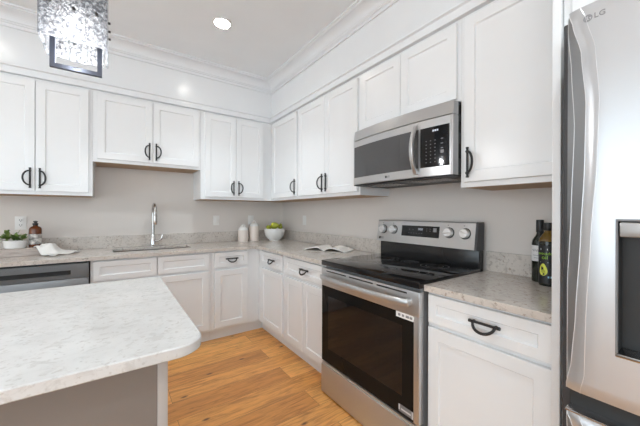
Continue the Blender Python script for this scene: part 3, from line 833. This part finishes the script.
# open book
bk = thing('open_book', 'open book with blank cream pages lying on the worktop left of the range', 'book', (-0.345, -1.412, ST), math.atan2(-0.89, 0.45))
def page_profile(side):
    top = []
    for i in range(15):
        s = i / 14; u = 0.212 * s
        z = 0.006 + 0.034 * math.sin(min(s / 0.36, 1) * PI / 2) * (1 - max(0, (s - 0.25) / 0.75) ** 1.4) + (0.004 * s)
        top.append((side * u, z))
    return top
for side in (-1, 1):
    t = page_profile(side)
    mb = MB(); rr = []
    for v in (0.004, 0.226):
        ring = [(u, v, z) for u, z in t] + [(u, v, max(z - 0.007, 0.003)) for u, z in reversed(t)]
        rr.append(ring)
    mb.rings(rr); mb.build('pages', 'paper', bk, True)
MB().box((-0.216, 0.0, 0.0), (0.216, 0.23, 0.0025)).build('cover', 'cover', bk, True)

# oil bottles
def wrap(cx, cy, r, a0):      # flat (x, y, depth) to the side of an upright cylinder; a0 = direction it faces
    return lambda x, y, z: (cx + (r + z) * math.cos(a0 + x / r), cy + (r + z) * math.sin(a0 + x / r), y)
def patch(mb, cx, cy, r, a0, x0, x1, z0, z1, n=14):
    f = wrap(cx, cy, r, a0); rr = []
    for i in range(n + 1):
        x = x0 + (x1 - x0) * i / n
        rr.append([f(x, z0, 0.0002), f(x, z0, 0.0010), f(x, z1, 0.0010), f(x, z1, 0.0002)])
    mb.rings(rr); return mb
cxc, cyc = -1.871, -3.5175
bx1, by1 = -0.082, -2.945; br = 0.0345
a1 = math.atan2(cyc - by1, cxc - bx1)
b1 = thing('oil_bottle', 'taller dark bottle with a white label, left of the avocado oil bottle', 'bottle', (bx1, by1, ST))
MB().lathe([(0, 0), (br * 0.95, 0), (br, 0.005), (br, 0.195), (br * 0.9, 0.212), (br * 0.5, 0.236), (0.0135, 0.25), (0.0135, 0.268)], (bx1, by1, ST)).build('glass', 'oil_glass', b1)
MB().lathe([(0.0155, 0.250), (0.0165, 0.252), (0.0165, 0.312), (0.015, 0.315), (0, 0.315)], (bx1, by1, ST)).build('cap', 'label_black', b1)
lb = patch(MB(), bx1, by1, br, a1, -0.055, 0.055, ST + 0.105, ST + 0.185).build('label', 'label_white', b1)
sq = MB(); f = wrap(bx1, by1, br, a1)
for zc, am, x0_, x1_ in ((ST + 0.160, 0.006, -0.034, 0.02), (ST + 0.135, 0.002, -0.03, 0.022), (ST + 0.122, 0.0015, -0.026, 0.02)):
    sq.tube([f(x0_ + (x1_ - x0_) * i / 40, zc + am * math.sin(i * 1.1), 0.0014) for i in range(41)], 0.0008, 5)
sq.build('label_script', 'ink', lb)
bx2, by2 = -0.150, -3.000; br2 = 0.0365
a2 = math.atan2(cyc - by2, cxc - bx2)
b2 = thing('oil_bottle', 'dark avocado oil bottle with green lettering and a pale green fruit on its black label', 'bottle', (bx2, by2, ST))
MB().lathe([(0, 0), (br2 * 0.95, 0), (br2, 0.005), (br2, 0.205), (br2 * 0.98, 0.213)], (bx2, by2, ST)).build('body', 'oil_glass', b2)
MB().lathe([(br2 * 0.98, 0.2132), (br2 * 0.92, 0.226), (br2 * 0.7, 0.244), (0.015, 0.258), (0.014, 0.265)], (bx2, by2, ST)).build('shoulder', 'oil_gold', b2)
MB().lathe([(0.0165, 0.2655), (0.0175, 0.267), (0.0175, 0.300), (0.016, 0.303), (0, 0.303)], (bx2, by2, ST)).build('cap', 'label_black', b2)
lb2 = patch(MB(), bx2, by2, br2, a2, -0.075, 0.075, ST + 0.012, ST + 0.195, 24).build('label', 'label_black', b2)
f2 = wrap(bx2, by2, br2 + 0.0011, a2 - 0.35)
text_mesh('avocado', 0.019, lambda x, y, z: f2(x, ST + 0.156 + y, z), 'label_lettering', 'print_green', lb2)
text_mesh('oil', 0.026, lambda x, y, z: f2(x, ST + 0.137 + y, z), 'label_lettering', 'print_green', lb2)
def blob(name, mat, x0_, z0_, sx, sz, depth, egg=0.0):
    mb = MB(); pl = []
    for i in range(28):
        a = 2 * PI * i / 28
        k = 1 - egg * math.sin(a)
        pl.append((x0_ + sx * math.cos(a) * k, z0_ + sz * math.sin(a)))
    mb.rings([[f2(u, v, 0.0002) for u, v in pl], [f2(u, v, depth) for u, v in pl]])
    return mb.build(name, mat, lb2, smooth=None)
blob('fruit_picture', 'avocado', -0.006, ST + 0.079, 0.0165, 0.029, 0.0008, 0.28)
blob('fruit_stone_picture', 'avocado_stone', -0.006, ST + 0.070, 0.008, 0.009, 0.0012)
sb = MB()
for q in ([(-0.018, 0.172), (0.012, 0.172), (0.012, 0.180), (-0.018, 0.180)], [(-0.02, 0.112), (0.014, 0.112), (0.014, 0.115), (-0.02, 0.115)]):
    sb.rings([[f2(u, ST + v, 0.0002) for u, v in q], [f2(u, ST + v, 0.0008) for u, v in q]])
sb.build('label_small_print', 'ink_white', lb2)
sb = MB(); q = [(0.012, 0.040), (0.030, 0.040), (0.030, 0.049), (0.012, 0.049)]
sb.rings([[f2(u, ST + v, 0.0002) for u, v in q], [f2(u, ST + v, 0.0008) for u, v in q]])
sb.build('label_blue_mark', 'print_blue', lb2)

# tray with plant, soap and towel
TZ = 0.972
mb = MB(); TX = (-2.585, -2.300, -0.312, -0.095)
def tr(z, e): return rrect(TX[0] + e, TX[1] - e, TX[2] + e, TX[3] - e, 0.03, z, 6)
mb.rings([tr(ST, 0.004), tr(ST + 0.004, 0), tr(ST + 0.026, 0), tr(ST + 0.028, 0.003), tr(ST + 0.031, 0.003), tr(ST + 0.033, 0), tr(TZ - 0.004, 0), tr(TZ, 0.004)])
tray = mb.build('tray', 'pale_wood'); tag(tray, 'pale whitewashed wooden tray block under the plant pot and soap bottle', 'tray')
px_, py_ = -2.508, -0.215
pp = thing('potted_plant', 'small leafy green plant in a white pot on the wooden tray', 'plant', (px_, py_, TZ))
MB().lathe([(0, 0), (0.056, 0), (0.062, 0.006), (0.068, 0.060), (0.066, 0.063), (0.062, 0.060), (0.058, 0.05), (0, 0.05)], (px_, py_, TZ), 36).build('pot', 'ceramic', pp)
MB().lathe([(0, 0.0505), (0.0575, 0.0505), (0.05, 0.055), (0, 0.057)], (px_, py_, TZ), 24).build('soil', 'soil', pp)
lf = MB(); rnd = random.Random(3)
for cx_, cy_, n_, hh in ((-0.040, -0.012, 26, 0.092), (0.012, -0.005, 24, 0.085), (0.044, -0.01, 18, 0.066), (-0.012, 0.028, 18, 0.078), (-0.062, 0.0, 14, 0.07)):
    for i in range(n_):
        az = rnd.uniform(0, 2 * PI); el = rnd.uniform(0.1, 1.35); L_ = rnd.uniform(0.028, 0.045)
        base = Vector((px_ + cx_ * 1.05, py_ + cy_, TZ + 0.055 + (hh - 0.045) * 1.35 * rnd.uniform(0.1, 1)))
        dv = Vector((math.cos(az) * math.cos(el), math.sin(az) * math.cos(el), math.sin(el)))
        sd = dv.cross(Vector((0, 0, 1))).normalized(); up = sd.cross(dv)
        prof_ = [(0, 0.10), (0.3, 0.55), (0.6, 0.75), (0.85, 0.5), (1.0, 0.05)]
        rr = []
        for t, wd in prof_:
            c = base + dv * L_ * t + up * (-0.006 * t * t)
            wv = wd * L_ * 0.42; th = 0.0022 * wd + 0.0003
            rr.append([c - sd * wv, c - up * th, c + sd * wv, c + up * th])
        lf.rings(rr)
lf.build('foliage', 'leaf', pp, smooth=60)
sx_, sy_ = -2.396, -0.185
so = thing('soap_bottle', 'amber soap bottle with black pump cap and a patterned label on the wooden tray', 'bottle', (sx_, sy_, TZ))
MB().lathe([(0, 0), (0.037, 0), (0.040, 0.004), (0.040, 0.145), (0.037, 0.158), (0.028, 0.168), (0.016, 0.174), (0.015, 0.182)], (sx_, sy_, TZ), 32).build('glass', 'amber', so)
MB().lathe([(0.017, 0.180), (0.019, 0.196), (0.010, 0.199), (0.009, 0.206), (0.014, 0.207), (0.014, 0.215), (0, 0.217)], (sx_, sy_, TZ), 24).tube([(sx_, sy_, TZ + 0.211), (sx_ + 0.014, sy_ - 0.024, TZ + 0.208)], 0.0055, 8).build('pump', 'black_plastic', so)
patch(MB(), sx_, sy_, 0.040, math.atan2(cyc - sy_, cxc - sx_), -0.055, 0.055, TZ + 0.025, TZ + 0.108).build('label', 'soap_label', so)

# towel: folded cloth lying from the tray down onto the worktop
tw = MB(); N1, N2 = 34, 26
A, B_, C_, D_ = Vector((-2.375, -0.330)), Vector((-2.30, -0.10)), Vector((-2.10, -0.335)), Vector((-2.285, -0.44))
# corners: left on the tray, back on the tray, right on the worktop, front on the worktop
rows = []
for i in range(N1 + 1):
    u = i / N1; row = []
    for j in range(N2 + 1):
        v = j / N2
        p = (Vector((-2.385, -0.322)) * (1 - u) + Vector((-2.255, -0.475)) * u) * (1 - v) + (Vector((-2.316, -0.105)) * (1 - u) + Vector((-2.095, -0.235)) * u) * v
        p = p + Vector((0.010 * math.sin(9 * v + 2 * u), 0.008 * math.sin(7 * u + 1)))
        tin = min(p.x - TX[0], TX[1] - p.x, p.y - TX[2], TX[3] - p.y)
        k = min(max((tin + 0.075) / 0.065, 0), 1); k = k * k * (3 - 2 * k)
        z = ST + 0.007 + (TZ - ST + 0.002) * k
        z += 0.004 * (1 + math.sin(13 * v + 5 * u + 1.5 * math.sin(6 * u))) + 0.0022 * (1 + math.sin(21 * u - 8 * v))
        z += 0.030 * math.exp(-((u - 0.45) / 0.30) ** 2) * math.sin(PI * min(v * 1.05, 1)) ** 0.7 * (0.35 + 0.65 * v)
        row.append(tw.bm.verts.new((p.x, p.y, z)))
    rows.append(row)
low = [[tw.bm.verts.new(v.co - Vector((0, 0, 0.006))) for v in row] for row in rows]
for i in range(N1):
    for j in range(N2):
        tw.bm.faces.new((rows[i][j], rows[i + 1][j], rows[i + 1][j + 1], rows[i][j + 1]))
        tw.bm.faces.new((low[i][j], low[i][j + 1], low[i + 1][j + 1], low[i + 1][j]))
for i in range(N1):
    for j in (0, N2): tw.bm.faces.new((rows[i][j], rows[i + 1][j], low[i + 1][j], low[i][j]))
for j in range(N2):
    for i in (0, N1): tw.bm.faces.new((rows[i][j], rows[i][j + 1], low[i][j + 1], low[i][j]))
two = tw.build('towel', 'linen', smooth=80); tag(two, 'crumpled white cloth towel hanging off the right end of the wooden tray', 'towel')

# outlets
def outlet(wall, u, z, label, kind):
    if wall == 'back': t = thing('power_outlet', label, 'outlet', (u, -0.0005, z), 0, 'white wall plates')
    else: t = thing('power_outlet', label, 'outlet', (-0.0005, u, z), -PI / 2, 'white wall plates')
    MB().box((-0.036, -0.005, -0.057), (0.036, 0, 0.057), 0.002).build('plate', 'white_plastic', t, True)
    if kind == 'socket':
        for dz in (-0.021, 0.021):
            s = MB().box((-0.017, -0.007, dz - 0.014), (0.017, -0.0045, dz + 0.014), 0.001).build('socket', 'white_plastic', t, True)
            q = MB()
            for dx in (-0.007, 0.007): q.box((dx - 0.0018, -0.0076, dz - 0.001), (dx + 0.0018, -0.0068, dz + 0.009))
            q.box((-0.003, -0.0076, dz - 0.009), (0.003, -0.0068, dz - 0.004))
            q.build('slots', 'ink_dark', s, True)
    else:
        MB().box((-0.017, -0.008, -0.034), (0.017, -0.0045, 0.034), 0.002).build('rocker', 'white_plastic', t, True)
outlet('back', -2.515, 1.168, 'white duplex outlet on the wall behind the plant, the leftmost wall plate', 'socket')
outlet('back', -0.880, 1.168, 'white wall plate on the back wall between the faucet and the canisters', 'rocker')
outlet('back', -0.452, 1.168, 'white wall plate on the back wall half hidden behind the taller canister', 'rocker')
outlet('right', -0.555, 1.170, 'white wall plate on the right wall between the pear bowl and the range', 'rocker')

# ------------------------------------------------------------------ ceiling lights
def downlight(x, y, label, power):
    t = thing('downlight', label, 'ceiling light', (x, y, CEIL), 0, 'round recessed ceiling lights')
    MB().lathe([(0.060, -0.0005), (0.078, -0.0005), (0.078, -0.004), (0.066, -0.007), (0.060, -0.004)], (x, y, CEIL), 36).build('trim_ring', 'white_plastic', t)
    MB().lathe([(0.0, -0.001), (0.0595, -0.001), (0.0595, -0.004), (0, -0.004)], (x, y, CEIL), 36).build('lens', 'lamp', t)
    l = bpy.data.lights.new('downlight_lamp', 'SPOT'); l.energy = power; l.spot_size = math.radians(105); l.spot_blend = 0.7; l.shadow_soft_size = 0.06
    l.color = (0.84, 0.94, 1.0)
    o = bpy.data.objects.new('downlight_lamp', l); COL.objects.link(o); o.parent = t; o.location = (0, 0, -0.03)
downlight(-1.150, -1.115, 'round recessed ceiling light shining above the corner of the kitchen', 22)
downlight(-2.75, -1.115, 'round recessed ceiling light outside the frame on the left', 10)
downlight(-1.30, -3.55, 'added round recessed ceiling light, unseen, above the fridge', 16)  # unseen lamp, added for more light
downlight(-2.75, -3.55, 'added round recessed ceiling light, unseen, behind the island', 14)  # another unseen lamp added to light the room

# ------------------------------------------------------------------ crystal pendant
PX0, PX1, PY0, PY1, PZ = -2.078, -1.889, -2.190, -2.005, 1.860
pd = thing('pendant_light', 'glowing crystal glass pendant light in a dark metal frame hanging above the island', 'pendant light', ((PX0 + PX1) / 2, (PY0 + PY1) / 2, PZ))
PT = 2.30
def pane(x0, y0, x1, y1, dz):
    d0 = Vector((x1 - x0, y1 - y0, 0)).normalized(); nn = Vector((-d0.y, d0.x, 0))
    a = Vector((x0, y0, 0)); b = Vector((x1, y1, 0))
    mb = MB(); n = 5; rr = []
    pts = [a, b, b + nn * 0.008, a + nn * 0.008]
    rg_ = random.Random(int(abs(x0 * 1000 + y0 * 77)))
    rings_ = []
    for z in (PZ + dz, PZ + dz + 0.004, PT - 0.004, PT):
        e = 0.0012 if z in (PZ + dz, PT) else 0
        c = (pts[0] + pts[2]) / 2
        rings_.append([(c + (p - c) * (1 - e / 0.03) + Vector((0, 0, z)))[:] for p in pts])
    mb.rings(rings_)
    o = mb.build('crystal_panel', 'crystal', pd, smooth=None)
    return o
def face_panes(x0, y0, x1, y1, n, dzs):
    for i in range(n):
        s0, s1 = (i + 0.02) / n, (i + 0.98) / n
        pane(x0 + (x1 - x0) * s0, y0 + (y1 - y0) * s0, x0 + (x1 - x0) * s1, y0 + (y1 - y0) * s1, dzs[i % len(dzs)])
face_panes(PX0, PY0, PX1, PY0, 3, (0.0, 0.004, 0.0))
face_panes(PX1 - 0.012, PY1, PX0 + 0.012, PY1, 3, (0.0, -0.002, 0.002))
face_panes(PX1, PY0 + 0.01, PX1, PY1 - 0.002, 3, (0.0, 0.003, 0.001))
face_panes(PX0, PY1 - 0.002, PX0, PY0 + 0.01, 3, (0.0, 0.002, 0.001))
for i in range(3):
    x = PX0 + (PX1 - PX0) * (i + 0.5) / 3; zb = 1.972 - 0.006 * (i % 2)
    MB().tube([(x, PY0 - 0.002, zb), (x, PY0 - 0.012, zb)], 0.005, 8).build('bolt', 'black_metal', pd)
    y = PY0 + (PY1 - PY0) * (i + 0.5) / 3
    MB().tube([(PX1 + 0.001, y, 1.972), (PX1 + 0.009, y, 1.972)], 0.0045, 8).build('bolt', 'black_metal', pd)
FYm = (PY0 + PY1) / 2; fb = 0.0075
fm = MB()
fx0, fx1, fz = -2.058, -1.907, 1.786
fm.box((fx0, FYm - fb, fz), (fx1, FYm + fb, fz + 0.015)); fm.box((fx0, FYm - fb, fz + 0.015), (fx0 + 0.015, FYm + fb, PT + 0.02)); fm.box((fx1 - 0.015, FYm - fb, fz + 0.015), (fx1, FYm + fb, PT + 0.02))
fm.box((fx0, FYm - fb, PT + 0.02), (fx1, FYm + fb, PT + 0.035))
fm.build('frame', 'dark_iron', pd, smooth=None)
cxp, cyp = (PX0 + PX1) / 2, (PY0 + PY1) / 2
MB().box((PX0, PY0, PT + 0.001), (PX1, PY1, PT + 0.008)).build('top_plate', 'dark_iron', pd)
MB().cyl((cxp, cyp, PT + 0.035), 0.006, CEIL - PT - 0.056, 12).build('rod', 'dark_iron', pd)
MB().lathe([(0.06, 0), (0.06, -0.015), (0.05, -0.022), (0, -0.022)], (cxp, cyp, CEIL - 0.0005), 30).build('canopy', 'dark_iron', pd)
MB().lathe([(0, 0), (0.016, 0.004), (0.024, 0.03), (0.020, 0.06), (0.012, 0.08), (0.012, 0.10), (0, 0.10)], (cxp, cyp, 1.90), 20).build('bulb', 'bulb', pd)
MB().cyl((cxp, cyp, 2.0), 0.014, PT - 2.0, 14).build('lamp_holder', 'black_metal', pd)
l = bpy.data.lights.new('pendant_lamp', 'POINT'); l.energy = 9; l.shadow_soft_size = 0.02; l.color = (0.96, 0.98, 1.0)
o = bpy.data.objects.new('pendant_lamp', l); COL.objects.link(o); o.parent = pd; o.location = (0, 0, -0.055)
